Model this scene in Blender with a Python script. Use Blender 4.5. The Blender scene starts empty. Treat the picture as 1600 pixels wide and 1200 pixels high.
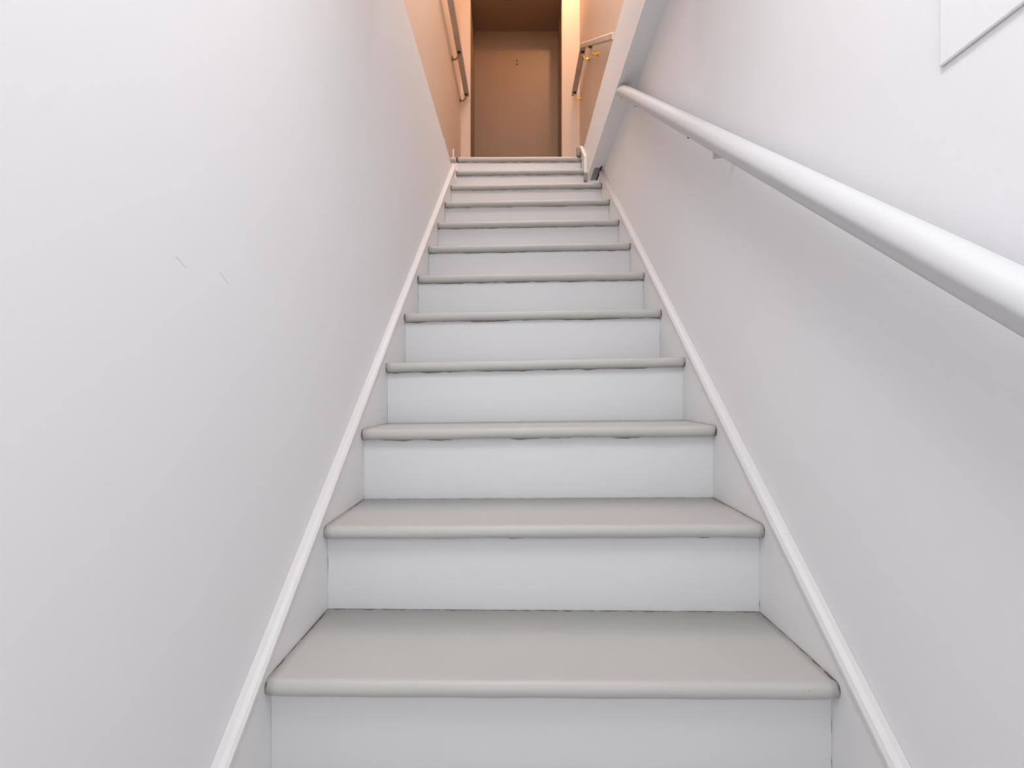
import bpy, bmesh, math, random
from mathutils import Vector, noise
random.seed(7)
C = bpy.context.scene.collection
S = bpy.context.scene

# ------------------------------------------------------------------ camera
E = 1.0                                   # eye height above the lower floor
F = 720.0                                 # focal length in pixels of a 1600 px wide frame
cam_d = bpy.data.cameras.new('camera')
cam_d.sensor_fit = 'HORIZONTAL'; cam_d.sensor_width = 36.0
cam_d.lens = 36.0 * F / 1600.0
cam_d.shift_x = -8 / 1600.0; cam_d.shift_y = 13 / 1600.0
cam_d.clip_start = 0.01
cam = bpy.data.objects.new('camera', cam_d); C.objects.link(cam)
cam.location = (0, 0, E); cam.rotation_euler = (math.pi / 2, 0, 0)
S.camera = cam

# ------------------------------------------------------------------ world + exposure
w = bpy.data.worlds.new('world'); S.world = w; w.use_nodes = True
bg = w.node_tree.nodes['Background']
bg.inputs[0].default_value = (0.93, 0.95, 1.0, 1); bg.inputs[1].default_value = 1.0
S.view_settings.view_transform = 'Standard'
try: S.view_settings.look = 'None'
except Exception: pass
S.view_settings.gamma = 1.0; S.view_settings.use_curve_mapping = False
S.view_settings.exposure = 0.07

# ------------------------------------------------------------------ lights
def area(name, loc, rot, sx, sy, power, col):
    d = bpy.data.lights.new(name, 'AREA'); d.shape = 'RECTANGLE'
    d.size = sx; d.size_y = sy; d.energy = power; d.color = col
    o = bpy.data.objects.new(name, d); C.objects.link(o)
    o.location = (loc[0], loc[1], loc[2] + E); o.rotation_euler = rot
    return o
def point(name, loc, r, power, col):
    d = bpy.data.lights.new(name, 'POINT'); d.shadow_soft_size = r; d.energy = power; d.color = col
    o = bpy.data.objects.new(name, d); C.objects.link(o); o.location = (loc[0], loc[1], loc[2] + E)
    return o
# lower hall ceiling light, just above and behind the viewer
area('lower_ceiling_light', (0.03, 0.22, 1.365), (math.radians(4), 0, 0), 0.30, 0.7, 14.8, (1.0, 0.985, 0.98))
# daylight spilling in from the lower hall behind the viewer
area('hall_daylight', (0.05, -1.45, 0.35), (math.radians(80), 0, 0), 0.85, 1.7, 6.5, (0.93, 0.96, 1.0))
# neutral light over the stairwell
area('stairwell_light', (0.0, 2.15, 4.05), (0, 0, 0), 0.7, 1.2, 18.0, (0.97, 0.97, 1.0))
# added fill light high on the near stairwell wall, brightens the upper risers
area('stairwell_fill', (0.0, 1.43, 2.55), (math.radians(55), 0, 0), 0.8, 0.9, 20.0, (0.97, 0.97, 1.0))
# warm bulb at the ceiling of the upper landing
point('landing_bulb', (0.535, 3.75, 3.95), 0.03, 21.0, (1.0, 0.60, 0.35))

# ------------------------------------------------------------------ materials
def mat(name, col, rough=0.5, metal=0.0, bump=0.0, bscale=60, var=0.0, vscale=2.0, col2=None):
    m = bpy.data.materials.new(name); m.use_nodes = True
    nt = m.node_tree; b = nt.nodes['Principled BSDF']
    b.inputs['Base Color'].default_value = (*col, 1); b.inputs['Roughness'].default_value = rough
    b.inputs['Metallic'].default_value = metal
    tc = nt.nodes.new('ShaderNodeTexCoord')
    if var > 0:
        n = nt.nodes.new('ShaderNodeTexNoise'); n.inputs['Scale'].default_value = vscale
        n.inputs['Detail'].default_value = 4
        nt.links.new(tc.outputs['Object'], n.inputs['Vector'])
        r = nt.nodes.new('ShaderNodeMapRange'); r.inputs[1].default_value = 0.3; r.inputs[2].default_value = 0.7
        nt.links.new(n.outputs[0], r.inputs[0])
        mx = nt.nodes.new('ShaderNodeMix'); mx.data_type = 'RGBA'
        c2 = col2 or tuple(c * (1 - var) for c in col)
        mx.inputs[6].default_value = (*col, 1); mx.inputs[7].default_value = (*c2, 1)
        nt.links.new(r.outputs[0], mx.inputs[0]); nt.links.new(mx.outputs[2], b.inputs['Base Color'])
    if bump > 0:
        n = nt.nodes.new('ShaderNodeTexNoise'); n.inputs['Scale'].default_value = bscale
        n.inputs['Detail'].default_value = 3
        nt.links.new(tc.outputs['Object'], n.inputs['Vector'])
        bp = nt.nodes.new('ShaderNodeBump'); bp.inputs['Strength'].default_value = bump
        bp.inputs['Distance'].default_value = 0.002
        nt.links.new(n.outputs[0], bp.inputs['Height']); nt.links.new(bp.outputs[0], b.inputs['Normal'])
    return m

def dirty(name, base, base2, dirt, mode, rough, bscale, speck=True):
    """painted board with ragged dirt lines along chosen edges. Object space:
    x = 0..W (W in attribute-free constant), y/z measured from the joint."""
    m = mat(name, base, rough, 0, 0.25, bscale, 0.1, 2.5, base2)
    nt = m.node_tree; L = nt.links; b = nt.nodes['Principled BSDF']
    N = nt.nodes.new
    src = b.inputs['Base Color'].links[0].from_socket
    uv = N('ShaderNodeUVMap'); uv.uv_map = 'edge'           # u: metres from nearest side joint, v: metres from the back / top joint
    sp = N('ShaderNodeSeparateXYZ'); L.new(uv.outputs[0], sp.inputs[0])
    tc = N('ShaderNodeTexCoord')
    info = N('ShaderNodeObjectInfo')
    add = N('ShaderNodeVectorMath'); add.operation = 'ADD'
    mulr = N('ShaderNodeMath'); mulr.operation = 'MULTIPLY'; mulr.inputs[1].default_value = 37.0
    L.new(info.outputs['Random'], mulr.inputs[0])
    L.new(tc.outputs['Object'], add.inputs[0]); L.new(mulr.outputs[0], add.inputs[1])
    def band(sock, lo, hi, sc):
        n = N('ShaderNodeTexNoise'); n.inputs['Scale'].default_value = sc; n.inputs['Detail'].default_value = 5
        L.new(add.outputs[0], n.inputs['Vector'])
        r = N('ShaderNodeMapRange'); r.inputs[1].default_value = 0.38; r.inputs[2].default_value = 0.68
        r.inputs[3].default_value = lo; r.inputs[4].default_value = hi
        L.new(n.outputs[0], r.inputs[0])
        s = N('ShaderNodeMath'); s.operation = 'SUBTRACT'; L.new(r.outputs[0], s.inputs[0]); L.new(sock, s.inputs[1])
        q = N('ShaderNodeMapRange'); q.inputs[1].default_value = -0.0004; q.inputs[2].default_value = 0.0006
        L.new(s.outputs[0], q.inputs[0])
        return q.outputs[0]
    a = band(sp.outputs[0], *mode[0]); c = band(sp.outputs[1], *mode[1])
    mxm = N('ShaderNodeMath'); mxm.operation = 'MAXIMUM'; L.new(a, mxm.inputs[0]); L.new(c, mxm.inputs[1])
    out = mxm.outputs[0]
    if speck:
        v = N('ShaderNodeTexVoronoi'); v.inputs['Scale'].default_value = 13
        L.new(add.outputs[0], v.inputs['Vector'])
        l = N('ShaderNodeMath'); l.operation = 'LESS_THAN'; l.inputs[1].default_value = 0.02
        L.new(v.outputs['Distance'], l.inputs[0])
        h = N('ShaderNodeMath'); h.operation = 'MULTIPLY'; h.inputs[1].default_value = 0.5
        L.new(l.outputs[0], h.inputs[0])
        m2 = N('ShaderNodeMath'); m2.operation = 'MAXIMUM'; L.new(out, m2.inputs[0]); L.new(h.outputs[0], m2.inputs[1])
        out = m2.outputs[0]
    k = N('ShaderNodeMath'); k.operation = 'MULTIPLY'; k.inputs[1].default_value = 0.85; L.new(out, k.inputs[0])
    mx = N('ShaderNodeMix'); mx.data_type = 'RGBA'
    L.new(k.outputs[0], mx.inputs[0]); L.new(src, mx.inputs[6]); mx.inputs[7].default_value = (*dirt, 1)
    L.new(mx.outputs[2], b.inputs['Base Color'])
    return m

M_wall = mat('white_wall_paint', (0.85, 0.845, 0.86), 0.55, 0, 0.12, 120, 0.02, 1.3)
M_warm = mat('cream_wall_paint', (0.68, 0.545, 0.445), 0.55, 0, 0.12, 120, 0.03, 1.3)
M_trim = mat('white_trim_paint', (0.70, 0.69, 0.69), 0.45, 0, 0.2, 45, 0.02, 3)
M_rail = mat('white_rail_paint', (0.64, 0.64, 0.65), 0.5, 0, 0.35, 28, 0.02, 5)
M_skirt = mat('white_skirt_paint', (0.84, 0.83, 0.83), 0.4, 0, 0.2, 40, 0.03, 4)
M_tread = dirty('grey_tread_paint', (0.52, 0.508, 0.48), (0.485, 0.478, 0.46), (0.12, 0.085, 0.06),
                ((0.0002, 0.0058, 34), (0.0000, 0.0085, 34)), 0.42, 40)
M_riser = dirty('white_riser_paint', (0.72, 0.72, 0.73), (0.70, 0.70, 0.71), (0.20, 0.165, 0.14),
                ((-0.0022, 0.0020, 20), (-0.0010, 0.0058, 14)), 0.4, 35)
M_gap = mat('bare_dark_gap', (0.05, 0.035, 0.028), 0.9, 0, 0.3, 80, 0.3, 30)
M_wood = mat('weathered_beige_rail_wood', (0.60, 0.50, 0.42), 0.45, 0, 0.3, 50, 0.15, 12)
M_brass_shade = mat('shaded_brass', (0.30, 0.19, 0.10), 0.4, 0.8, 0.05, 60, 0.05, 10)  # darker brass, shade on the left rail brackets put into the colour
M_brass = mat('polished_brass', (0.92, 0.68, 0.16), 0.25, 0.9, 0.05, 60, 0.05, 10)
M_door = mat('brown_door_paint', (0.25, 0.155, 0.09), 0.5, 0, 0.15, 90, 0.05, 4)
M_dark = mat('dark_metal', (0.08, 0.06, 0.05), 0.4, 0.5, 0.05, 60, 0.1, 10)
M_floor = mat('grey_floor_paint', (0.48, 0.47, 0.45), 0.5, 0, 0.2, 30, 0.06, 2)
M_block = mat('worn_grey_paint', (0.30, 0.27, 0.24), 0.6, 0, 0.4, 60, 0.35, 40)
M_ceil = mat('white_ceiling_paint', (0.85, 0.85, 0.85), 0.7, 0, 0.1, 100, 0.02, 2)
M_screw = mat('dark_screw_head', (0.05, 0.05, 0.05), 0.5, 0.6, 0.05, 60, 0.1, 30)

# ------------------------------------------------------------------ mesh helpers (all z measured from the eye, E added on linking)
def link(name, bm, m, parent=None, smooth=False, bevel=0.0, seg=2):
    bmesh.ops.recalc_face_normals(bm, faces=bm.faces[:])
    me = bpy.data.meshes.new(name); bm.to_mesh(me); bm.free()
    me.materials.append(m)
    if smooth:
        for p in me.polygons: p.use_smooth = True
    o = bpy.data.objects.new(name, me); C.objects.link(o)
    # put the origin at the base of the mesh, E added
    vs = [v.co for v in me.vertices]
    cx = (min(v.x for v in vs) + max(v.x for v in vs)) / 2
    cy = (min(v.y for v in vs) + max(v.y for v in vs)) / 2
    cz = min(v.z for v in vs)
    off = Vector((cx, cy, cz))
    for v in me.vertices: v.co -= off
    o.location = off + Vector((0, 0, E))
    if parent:
        o.parent = parent
        p = Vector((0, 0, 0)); q = parent
        while q: p += q.location; q = q.parent
        o.location = off + Vector((0, 0, E)) - p
    if bevel > 0:
        b = o.modifiers.new('bevel', 'BEVEL'); b.width = bevel; b.segments = seg; b.limit_method = 'ANGLE'
        b.angle_limit = math.radians(35)
    return o
def box(bm, x0, x1, y0, y1, z0, z1):
    v = [bm.verts.new((x, y, z)) for x in (x0, x1) for y in (y0, y1) for z in (z0, z1)]
    for f in ((0,1,3,2),(4,6,7,5),(0,4,5,1),(2,3,7,6),(0,2,6,4),(1,5,7,3)):
        bm.faces.new([v[i] for i in f])
def bx(*a):
    bm = bmesh.new(); box(bm, *a); return bm
def prism_x(bm, pts, x0, x1):                 # polygon in (y,z) pushed along x
    a = [bm.verts.new((x0, y, z)) for y, z in pts]; b = [bm.verts.new((x1, y, z)) for y, z in pts]
    bm.faces.new(a); bm.faces.new(b[::-1]); n = len(pts)
    for i in range(n):
        bm.faces.new((a[i], b[i], b[(i+1) % n], a[(i+1) % n]))
def loft(bm, rings, cap=True):
    R = [[bm.verts.new(p) for p in r] for r in rings]; n = len(R[0])
    for a, b in zip(R, R[1:]):
        for i in range(n):
            bm.faces.new((a[i], a[(i+1) % n], b[(i+1) % n], b[i]))
    if cap: bm.faces.new(R[0]); bm.faces.new(R[-1][::-1])
    return R
def tube(bm, pts, r, n=12):
    pts = [Vector(p) for p in pts]; rings = []
    rr = r if isinstance(r, (list, tuple)) else [r] * len(pts)
    up = Vector((0.13, 0.21, 0.97)).normalized()
    for i, p in enumerate(pts):
        t = (pts[min(i+1, len(pts)-1)] - pts[max(i-1, 0)]).normalized()
        u = t.cross(up)
        if u.length < 1e-3: u = t.cross(Vector((1, 0, 0)))
        u.normalize(); v = t.cross(u).normalized()
        rings.append([tuple(p + (u * math.cos(2*math.pi*k/n) + v * math.sin(2*math.pi*k/n)) * rr[i]) for k in range(n)])
    loft(bm, rings)
def empty(name, loc, label, cat, group=None, kind=None):
    o = bpy.data.objects.new(name, None); C.objects.link(o)
    o.empty_display_size = 0.1
    o.location = (loc[0], loc[1], loc[2] + E)
    if label: o['label'] = label
    if cat: o['category'] = cat
    if group: o['group'] = group
    if kind: o['kind'] = kind
    return o
def struct(o, label=None, cat=None):
    o['kind'] = 'structure'
    if label: o['label'] = label
    if cat: o['category'] = cat
    return o

# ------------------------------------------------------------------ key planes
XL, XR = -0.42, 0.532            # lower stairwell walls
TL, TR = -0.400, 0.512           # tread ends / skirt faces
XB = 0.45                        # face of the boxed beam on the right
LED = 1.452                      # top of the lower left wall
SOF = 1.375                      # underside of the boxed beam
LAND = 1.652                     # upper landing
UL, UR = -0.525, 0.583           # upper walls
YF = 4.30                        # far wall
FLOOR = -E
CEIL = 4.12
YD = 4.70                        # door leaf, deep in its recess
BACK = -1.6
YS = 1.40                        # where the lower ceiling stops and the stairwell opens up

# ------------------------------------------------------------------ room shell
struct(link('floor', bx(UL-.1, UR+.1, BACK, 0.2, FLOOR-.06, FLOOR), M_floor), 'grey painted floor at the foot of the stairs', 'floor')
struct(link('wall_left', bx(UL-.12, XL, BACK, 3.2485, FLOOR, LED), M_wall), 'white painted wall left of the stairs', 'wall')
struct(link('wall_right', bx(XR, UR+.14, BACK, 3.22, FLOOR, SOF), M_wall), 'white painted wall right of the stairs carrying the white handrail', 'wall')
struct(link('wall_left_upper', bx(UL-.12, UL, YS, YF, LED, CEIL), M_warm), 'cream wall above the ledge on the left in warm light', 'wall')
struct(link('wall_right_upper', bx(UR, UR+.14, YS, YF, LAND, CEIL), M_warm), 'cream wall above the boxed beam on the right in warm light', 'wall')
# boxed beam (its lower inside edge is what the white handrail dies into)
struct(link('trim_1', bx(XB, UR+.14, YS, 3.215, SOF, LAND), M_wall), 'white boxed beam running along the top of the right wall', 'beam')
struct(link('trim_2', bx(.508, .519, 2.80, 2.985, SOF-.0025, SOF-.0002), M_gap), 'dark open gap at the end of the boxed beam', 'gap')
struct(link('trim_7', bx(.474, .508, 2.82, 2.985, SOF-.0015, SOF-.0002), M_block), 'bare grey patch at the end of the boxed beam', 'patch')
# far wall around the door opening
bm = bmesh.new()
DL, DR, DH = -0.436, 0.418, LAND + 2.03
for b in ((UL-.12, DL, YF, YF+.125, LAND-.2, CEIL), (DR, UR+.14, YF, YF+.125, LAND-.2, CEIL), (DL, DR, YF, YF+.125, DH, CEIL)):
    box(bm, *b)
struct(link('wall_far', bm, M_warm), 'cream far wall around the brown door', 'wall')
struct(link('floor', bx(UL-.001, UR+.001, 3.262, YD+.04, LAND-.10, LAND-.0015), M_floor), 'floor of the upper landing in front of the brown door', 'floor')
struct(link('ceiling', bx(UL-.12, UR+.14, YS, YD+.06, CEIL, CEIL+.05), M_ceil), 'white ceiling above the upper landing', 'ceiling')
struct(link('ceiling', bx(UL-.12, UR+.14, BACK, YS, SOF, LAND), M_ceil), 'white ceiling over the foot of the stairs', 'ceiling')
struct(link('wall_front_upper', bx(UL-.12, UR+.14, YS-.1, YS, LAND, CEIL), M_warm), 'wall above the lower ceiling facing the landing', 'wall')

# door, set back in a deep brown-lined recess
bm = bmesh.new()
for b in ((UL-.12, DL, YF+.1255, YD+.06, LAND-.2, CEIL), (DR, UR+.14, YF+.1255, YD+.06, LAND-.2, CEIL), (DL, DR, YF+.1255, YD+.06, DH, CEIL), (DL, DR, YD+.041, YD+.06, LAND-.2, DH)):
    box(bm, *b)
struct(link('trim_5', bm, M_door), 'brown lining of the deep door recess', 'lining')
bm = bmesh.new()
for b in ((DL, DL+.003, YF+.008, YF+.1255, LAND, DH), (DR-.003, DR, YF+.008, YF+.1255, LAND, DH), (DL+.003, DR-.003, YF+.008, YF+.1255, DH-.003, DH)):
    box(bm, *b)
struct(link('trim_6', bm, M_door), 'brown edge of the door recess', 'lining')
door = struct(link('door_1', bx(DL+.0005, DR-.0005, YD, YD+.04, LAND, DH), M_door), 'flat brown door at the top of the stairs', 'door')
bm = bmesh.new()
tube(bm, [(0, YD, 3.381), (0, YD-.006, 3.381)], .007, 16)
link('peephole', bm, M_dark, door)
bm = bmesh.new(); tube(bm, [(-.001, YD, 3.344), (-.001, YD-.006, 3.344)], .007, 16); link('peephole', bm, M_dark, door)
# ------------------------------------------------------------------ staircase
stairs = empty('staircase', (0.056, 0.5, -E), 'straight wooden staircase with grey treads and white risers climbing between two white walls', 'stairs')
Y = {-1: .272, 0: .499, 1: .726, 2: .949, 3: 1.178, 4: 1.398, 5: 1.627, 6: 1.846, 7: 2.073, 8: 2.306, 9: 2.538, 10: 2.770, 11: 3.000, 12: 3.225}
Z = {-1: -.827, 0: -.643, 1: -.459, 2: -.276, 3: -.090, 4: .098, 5: .288, 6: .477, 7: .668, 8: .8615, 9: 1.061, 10: 1.258, 11: 1.454, 12: 1.652}
T = {-1: 0, 0: 0, 1: -.006, 2: .004, 3: .010, 4: .018, 5: .016, 6: .015, 7: .016, 8: .016, 9: .016, 10: .014, 11: .010, 12: .003}
OV, TH = .024, .028
def ends(n):
    if n == 12: return (XL, .438)
    if n == 11: return (TL, .443)
    return (TL, TR)
def tread_mesh(n, x0, x1, y0, y1, z, tilt, seed, back=True):
    """board with a half-round nose, slightly wavy along its length"""
    prof = []                                    # (dy from nose, dz from top, v = distance from back joint on top)
    r = TH / 2
    prof.append((y1 - y0, 0)); 
    prof.append(((y1 - y0) * .5, 0)); prof.append((.034, 0)); prof.append((.020, -.0002))
    for k in range(9):
        a = math.pi/2 + math.pi * k / 8
        prof.append((r*0.8 + r*0.8*math.cos(a), -r + r*math.sin(a)))
    prof.append((OV, -TH)); prof.append((y1 - y0, -TH))
    nx = 48; bm = bmesh.new(); uvl = bm.loops.layers.uv.new('edge'); rings = []
    for i in range(nx + 1):
        t = i / nx; x = x0 + (x1 - x0) * t; ring = []
        zt = tilt * (x - (x0 + x1) / 2) / .912
        for j, (dy, dz) in enumerate(prof):
            nose = dy < .022
            wob = noise.noise(Vector((x * 6, seed * 3.1, dz * 30))) * (.0012 if nose else .0003)
            wz = noise.noise(Vector((x * 9, seed * 7.7, 5))) * (.0018 if (dz < -TH*.7 and nose) else .0004)
            if n == 1: wz += -.0006
            # worn rounded end corners of the nose
            e = min(x - x0, x1 - x); cut = 0.0
            if nose and e < .006: cut = (.006 - e) * .6
            ring.append((x, y0 + dy + wob + cut, z + dz + zt + wz))
        rings.append(ring)
    R = loft(bm, rings)
    bm.faces.ensure_lookup_table()
    for f in bm.faces:
        for l in f.loops:
            c = l.vert.co; u = min(c.x - x0, x1 - c.x); v = (y1 - c.y) if back else 1.0
            l[uvl].uv = (u, v)
    return bm
def smooth_tread(o):
    for p in o.data.polygons: p.use_smooth = abs(p.normal.x) < .9
for n in range(-1, 12 + 1):
    x0, x1 = ends(n)
    y1 = (Y[n+1] + OV) if n < 12 else Y[12] + .036
    bm = tread_mesh(n, x0, x1, Y[n], y1, Z[n], T[n], n + 3, back=(n < 12))
    o = link('tread', bm, M_tread, stairs); smooth_tread(o)
    if n == 12: o['label'] = 'grey nosing along the edge of the upper landing'
    # riser under this tread, standing behind the tread below
    z0 = (Z[n-1] - .02 - abs(T[n-1])) if n > -1 else FLOOR
    z1 = Z[n] - TH - .0004
    rx0, rx1 = (XL, XB) if n == 12 else (TL, XB if n == 11 else TR)
    if n == 12: rx0 = XL
    bm = bmesh.new(); uvl = bm.loops.layers.uv.new('edge')
    nx = 24; rings = []
    yr = Y[n] + OV
    for i in range(nx + 1):
        x = rx0 + (rx1 - rx0) * i / nx
        zt = T[n] * (x - (rx0 + rx1) / 2) / .912
        yy = yr + .0006 * noise.noise(Vector((x * 5, n * 2.3, 0)))
        rings.append([(x, yy, z1 + zt), (x, yy, z1 + zt - .02), (x, yy, z0), (x, yr + .012, z0), (x, yr + .012, z1 + zt)])
    loft(bm, rings)
    for f in bm.faces:
        for l in f.loops:
            c = l.vert.co; zt = T[n] * (c.x - (rx0 + rx1) / 2) / .912
            l[uvl].uv = (min(c.x - rx0, rx1 - c.x) + .0002, z1 + zt - c.z)
    link('riser', bm, M_riser, stairs)
# short separate length of nosing left of the crack
o = link('nosing', tread_mesh(12, -.472, XL - .006, Y[12], Y[12] + .036, Z[12] - .001, 0, 31, back=False), M_tread, stairs); smooth_tread(o)
link('filler', bx(UL, XL, 3.249, 3.2615, LED + .0005, LAND - .0305), M_skirt, stairs)
link('gap', bx(XL - .006, XL - .0004, Y[12] + .012, Y[12] + .034, LAND - .029, LAND - .004), M_gap, stairs)

# skirt boards and their cap mouldings
SL = .845
def zline(q, y): return q + SL * y
def skirt(x0, x1, qtop, ya, yb, qbot=-.36):
    bm = bmesh.new()
    y_floor = (FLOOR - (qtop)) / SL
    pts = [(ya, zline(qtop, ya)), (yb, zline(qtop, yb)), (yb, zline(qtop + qbot, yb))]
    yl = (FLOOR - (qtop + qbot)) / SL
    pts += [(yl, FLOOR), (ya, FLOOR)]
    prism_x(bm, pts, x0, x1)
    return bm
QL, QR = -1.061, -1.053
sk = link('skirt_board', skirt(XL + .0003, TL - .0003, QL, .08, 2.99), M_skirt, stairs)
prof = [(XL + .0004, -1.045), (-.409, -1.0462), (-.402, -1.0495), (-.3975, -1.054), (-.3970, -1.060), (-.4000, -1.0608), (XL + .0004, -1.0608)]
def mould(prof, ya, yb):
    bm = bmesh.new(); rings = []
    n = 60
    for i in range(n + 1):
        y = ya + (yb - ya) * i / n
        w_ = noise.noise(Vector((y * 5, 1.7, 0))) * .0006
        rings.append([(x, y, zline(q, y) + w_) for x, q in prof])
    loft(bm, rings); return bm
link('moulding', mould(prof, .06, 2.993), M_trim, sk)
sk = link('skirt_board', skirt(TR + .0003, XR - .0003, QR, .08, (SOF - .003 - QR) / SL), M_skirt, stairs)
prof = [(XR - .0004, -1.032), (.522, -1.0335), (.514, -1.0385), (.5095, -1.046), (.5090, -1.052), (.5120, -1.0528), (XR - .0004, -1.0528)]
link('moulding', mould(prof, .06, (SOF - .002 + 1.034) / SL), M_trim, sk)
# little bent moulding around the narrowed step
bm = bmesh.new()
path = [(3.200, 1.700), (3.140, 1.666), (2.965, 1.512), (2.958, 1.405)]
wd = .018
def strip(bm, path, x0, x1, wd):
    L_, R_ = [], []
    for i, p in enumerate(path):
        p = Vector(p); a = Vector(path[max(i-1, 0)]); b = Vector(path[min(i+1, len(path)-1)])
        t = (b - a).normalized(); nrm = Vector((-t.y, t.x))
        L_.append(p + nrm * wd/2); R_.append(p - nrm * wd/2)
    rings = [[(x0, l.x, l.y), (x1, l.x, l.y), (x1, r.x, r.y), (x0, r.x, r.y)] for l, r in zip(L_, R_)]
    loft(bm, rings)
strip(bm, path, XB - .022, XB - .0004, .020)
o = link('moulding', bm, M_trim, stairs, bevel=.004)
bm = bmesh.new(); strip(bm, [(2.958, 1.4045), (2.957, 1.352)], XB - .022, XB - .0004, .020)
o = link('moulding', bm, M_block, stairs, bevel=.002); o['label'] = 'bare grey lower end of the bent moulding'

# small leftovers on the landing edge
o = link('trim_3', (lambda bm: (prism_x(bm, [(3.212, LAND-.0005), (3.250, LAND-.0005), (3.262, LAND+.062), (3.226, LAND+.066)], .418, .448), bm)[1])(bmesh.new()), M_block, bevel=.003)
struct(o, 'worn grey block at the right end of the landing edge', 'block')
o = link('trim_4', bx(-.462, -.452, 3.300, 3.312, LAND-.0015, LAND+.092), M_trim, bevel=.002)
struct(o, 'thin upright white strip at the left end of the landing edge', 'strip')
struct(link('baseboard_left', bx(UL+.0003, UL+.014, 3.25, YF-.001, LAND-.0015, LAND+.14), M_trim, bevel=.003), 'white baseboard on the upper left wall', 'baseboard')

# ------------------------------------------------------------------ white handrail on the right wall
hr = empty('handrail', (XR - .03, 0.5, .1), 'thick white painted handrail sloping up the right wall to the boxed beam', 'handrail')
SR, Q0, XC = .775, -.250, .4755
d = Vector((0, 1, SR)).normalized(); up = Vector((0, -SR, 1)).normalized()
prof = []
for k in range(40):
    a = 2 * math.pi * k / 40
    px, pz = .0250 * math.cos(a), .0248 * math.sin(a)
    pz = max(pz, -.0205)                       # flattened underside
    # shallow worn hollow along the lower inner side
    if math.cos(a) < -.3 and -.75 < math.sin(a) < -.05: px += .0022 * math.sin((-.05 - math.sin(a)) / .7 * math.pi)
    prof.append((px, pz))
rings = []
ny = 90; ya = -.75
for i in range(ny + 1):
    ring = []
    for px, pz in prof:
        base = Vector((XC + px, 0, Q0)) + up * pz
        yend_t = (SOF - .0006 - base.z) / d.z      # where this line meets the soffit
        t0 = ya / d.y
        t = t0 + (yend_t - t0) * i / ny
        p = base + d * t
        wv = noise.noise(Vector((p.x * 25, p.y * 5, p.z * 5))) * .0010
        if i < ny: p += Vector((-1, 0, 0)) * wv
        ring.append(tuple(p))
    rings.append(ring)
bm = bmesh.new(); loft(bm, rings)
rail = link('rail', bm, M_rail, hr)
for p in rail.data.polygons: p.use_smooth = len(p.vertices) == 4
def wall_bracket(y, parent):
    zc = Q0 + SR * y
    b = link('bracket', bx(XC + .004, XR - .0003, y - .007, y + .007, zc - .046, zc - .038), M_rail, parent, bevel=.003)
    bm = bmesh.new(); tube(bm, [(XR - .006, y, zc - .042), (XR - .0003, y, zc - .042)], .010, 20); link('wall_plate', bm, M_rail, b)
    bm = bmesh.new(); tube(bm, [(XC + .006, y, zc - .046), (XC + .004, y, zc - .026)], [.008, .006], 12); link('saddle', bm, M_rail, b)
for y in (1.115, -.35): wall_bracket(y, hr)
for y in (2.03, 1.78, 1.23):
    bm = bmesh.new(); zc = Q0 + SR * y
    c = Vector((XC - .013, y, zc)) - up * .0195
    tube(bm, [tuple(c), tuple(c - up * .0028)], .0038, 10); link('screw', bm, M_screw, hr)

# ------------------------------------------------------------------ upper handrails with brass brackets
def rrect(w_, h, r, n=4):
    pts = []
    for cx, cz, a0 in ((w_/2-r, h-r, 0), (-w_/2+r, h-r, 90), (-w_/2+r*.4, r*.4, 180), (w_/2-r*.4, r*.4, 270)):
        rr = r if a0 < 180 else r*.4
        for k in range(n+1):
            a = math.radians(a0 + 90*k/n); pts.append((cx + rr*math.cos(a), cz + rr*math.sin(a)))
    return pts
def brass(parent, xw, xr, y, z, side, m):
    """wall rose at xw, arm curving under the rail at xr"""
    b_ = bmesh.new()
    tube(b_, [(xw - side*.0006, y, z - .055), (xw - side*.006, y, z - .055), (xw - side*.010, y, z - .055)], [.020, .020, .010], 20)
    rose = link('bracket', b_, m, parent)
    bm = bmesh.new(); pts = []
    for k in range(11):
        t = k / 10
        pts.append((xw - side*.008 + (xr - xw + side*.008) * t, y, z - .055 - .016*math.sin(t*math.pi*.8) + .050 * t*t))
    tube(bm, pts, [.0085 - .003*(k/10) for k in range(11)], 12)
    link('arm', bm, m, rose)
    bm = bmesh.new(); tube(bm, [(xr, y, z - .009), (xr, y, z - .0008)], .014, 16); link('saddle', bm, M_dark, rose)
def extrude_rail(path, xc, w_, h):
    pr = rrect(w_, h, .012); bm = bmesh.new(); rings = []
    for y, z in path: rings.append([(xc + a, y, z + b) for a, b in pr])
    loft(bm, rings); return bm
RZ = 2.734
rl = empty('handrail', (-.466, 3.6, RZ), 'flat beige handrail on the upper left wall beside the brown door', 'handrail', 'beige handrails beside the brown door')
o = link('rail', extrude_rail([(2.9, RZ), (4.262, RZ)], -.466, .045, .040), M_wood, rl)
for y in (3.70, 4.225): brass(rl, UL, -.466, y, RZ, -1, M_brass_shade)
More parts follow.
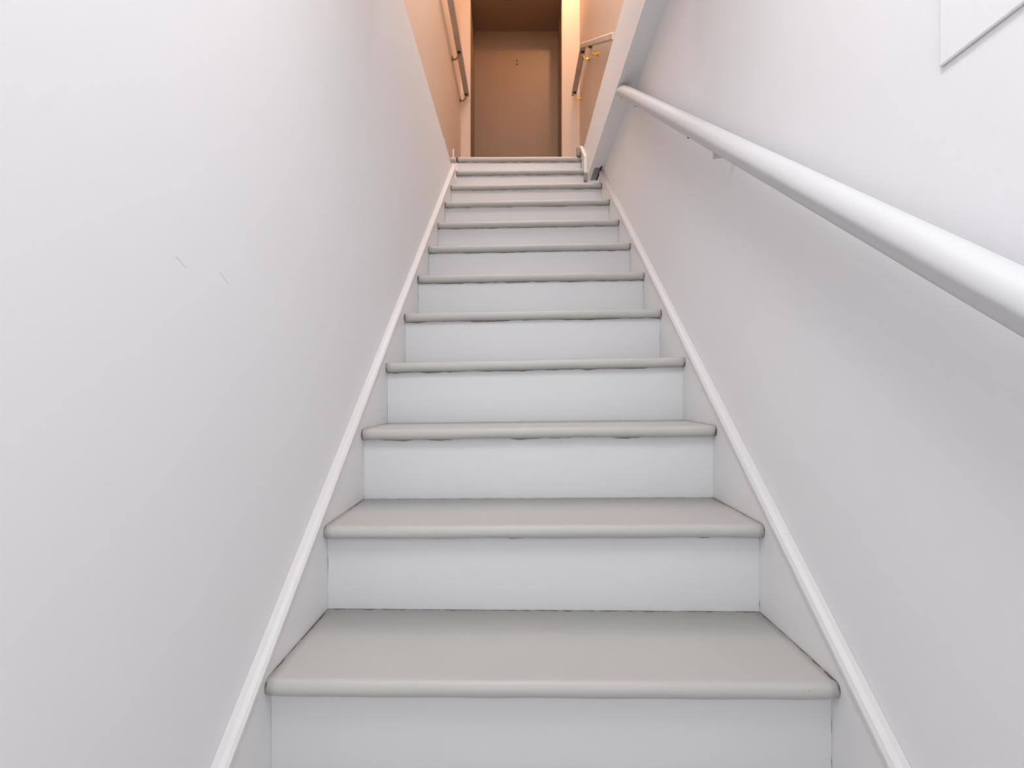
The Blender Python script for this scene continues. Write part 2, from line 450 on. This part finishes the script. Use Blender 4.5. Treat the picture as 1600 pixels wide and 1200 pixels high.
rr_ = empty('handrail', (.525, 3.6, RZ), 'beige handrail on the upper right wall bending down towards the stairs', 'handrail', 'beige handrails beside the brown door')
o = link('rail', extrude_rail([(4.255, RZ), (3.66, RZ)], .525, .045, .040), M_wood, rr_)
o = link('rail', extrude_rail([(3.657, RZ), (2.45, RZ - .71 * 1.207)], .525, .045, .040), M_wood, rr_); o['label'] = 'sloping lower length of the rail'
for y, z in ((3.70, RZ), (4.20, RZ), (3.30, RZ - .71 * .357)): brass(rr_, UR, .525, y, z, 1, M_brass)

# ------------------------------------------------------------------ shallow panel on the right wall, near the viewer
pn = link('access_panel', bx(XR - .005, XR - .0003, .02, .576, .406, 1.20), M_wall, bevel=.004, seg=3)
pn['label'] = 'flat white access panel on the right wall above the handrail'; pn['category'] = 'panel'

# ------------------------------------------------------------------ small scuffs
M_scuff = mat('grey_scuff', (0.80, 0.79, 0.79), 0.6, 0, 0.1, 60, 0.1, 60)
M_scuff_tread = mat('brown_scuff', (0.40, 0.37, 0.33), 0.6, 0, 0.1, 60, 0.1, 60)
def scuff(pts, nrm, width, m, parent):
    """thin tapering smear lying on a surface"""
    pts = [Vector(p) for p in pts]; nrm = Vector(nrm); bm = bmesh.new(); rings = []
    for i, p in enumerate(pts):
        t = (pts[min(i+1, len(pts)-1)] - pts[max(i-1, 0)]).normalized(); u = t.cross(nrm).normalized()
        w2 = width * (.15 + math.sin(math.pi * (i + .3) / len(pts))) / 2
        rings.append([tuple(p + u*w2 + nrm*.0001), tuple(p + u*w2*.4 + nrm*.0004), tuple(p - u*w2*.4 + nrm*.0004), tuple(p - u*w2 + nrm*.0001)])
    loft(bm, rings); return link('scuff_mark', bm, m, parent)
wl = bpy.data.objects['wall_left']
scuff([(XL, .566, .168), (XL, .573, .165), (XL, .580, .160), (XL, .586, .159)], (1, 0, 0), .0012, M_scuff, wl)
scuff([(XL, .650, .169), (XL, .657, .166), (XL, .665, .161), (XL, .670, .158)], (1, 0, 0), .0011, M_scuff, wl)
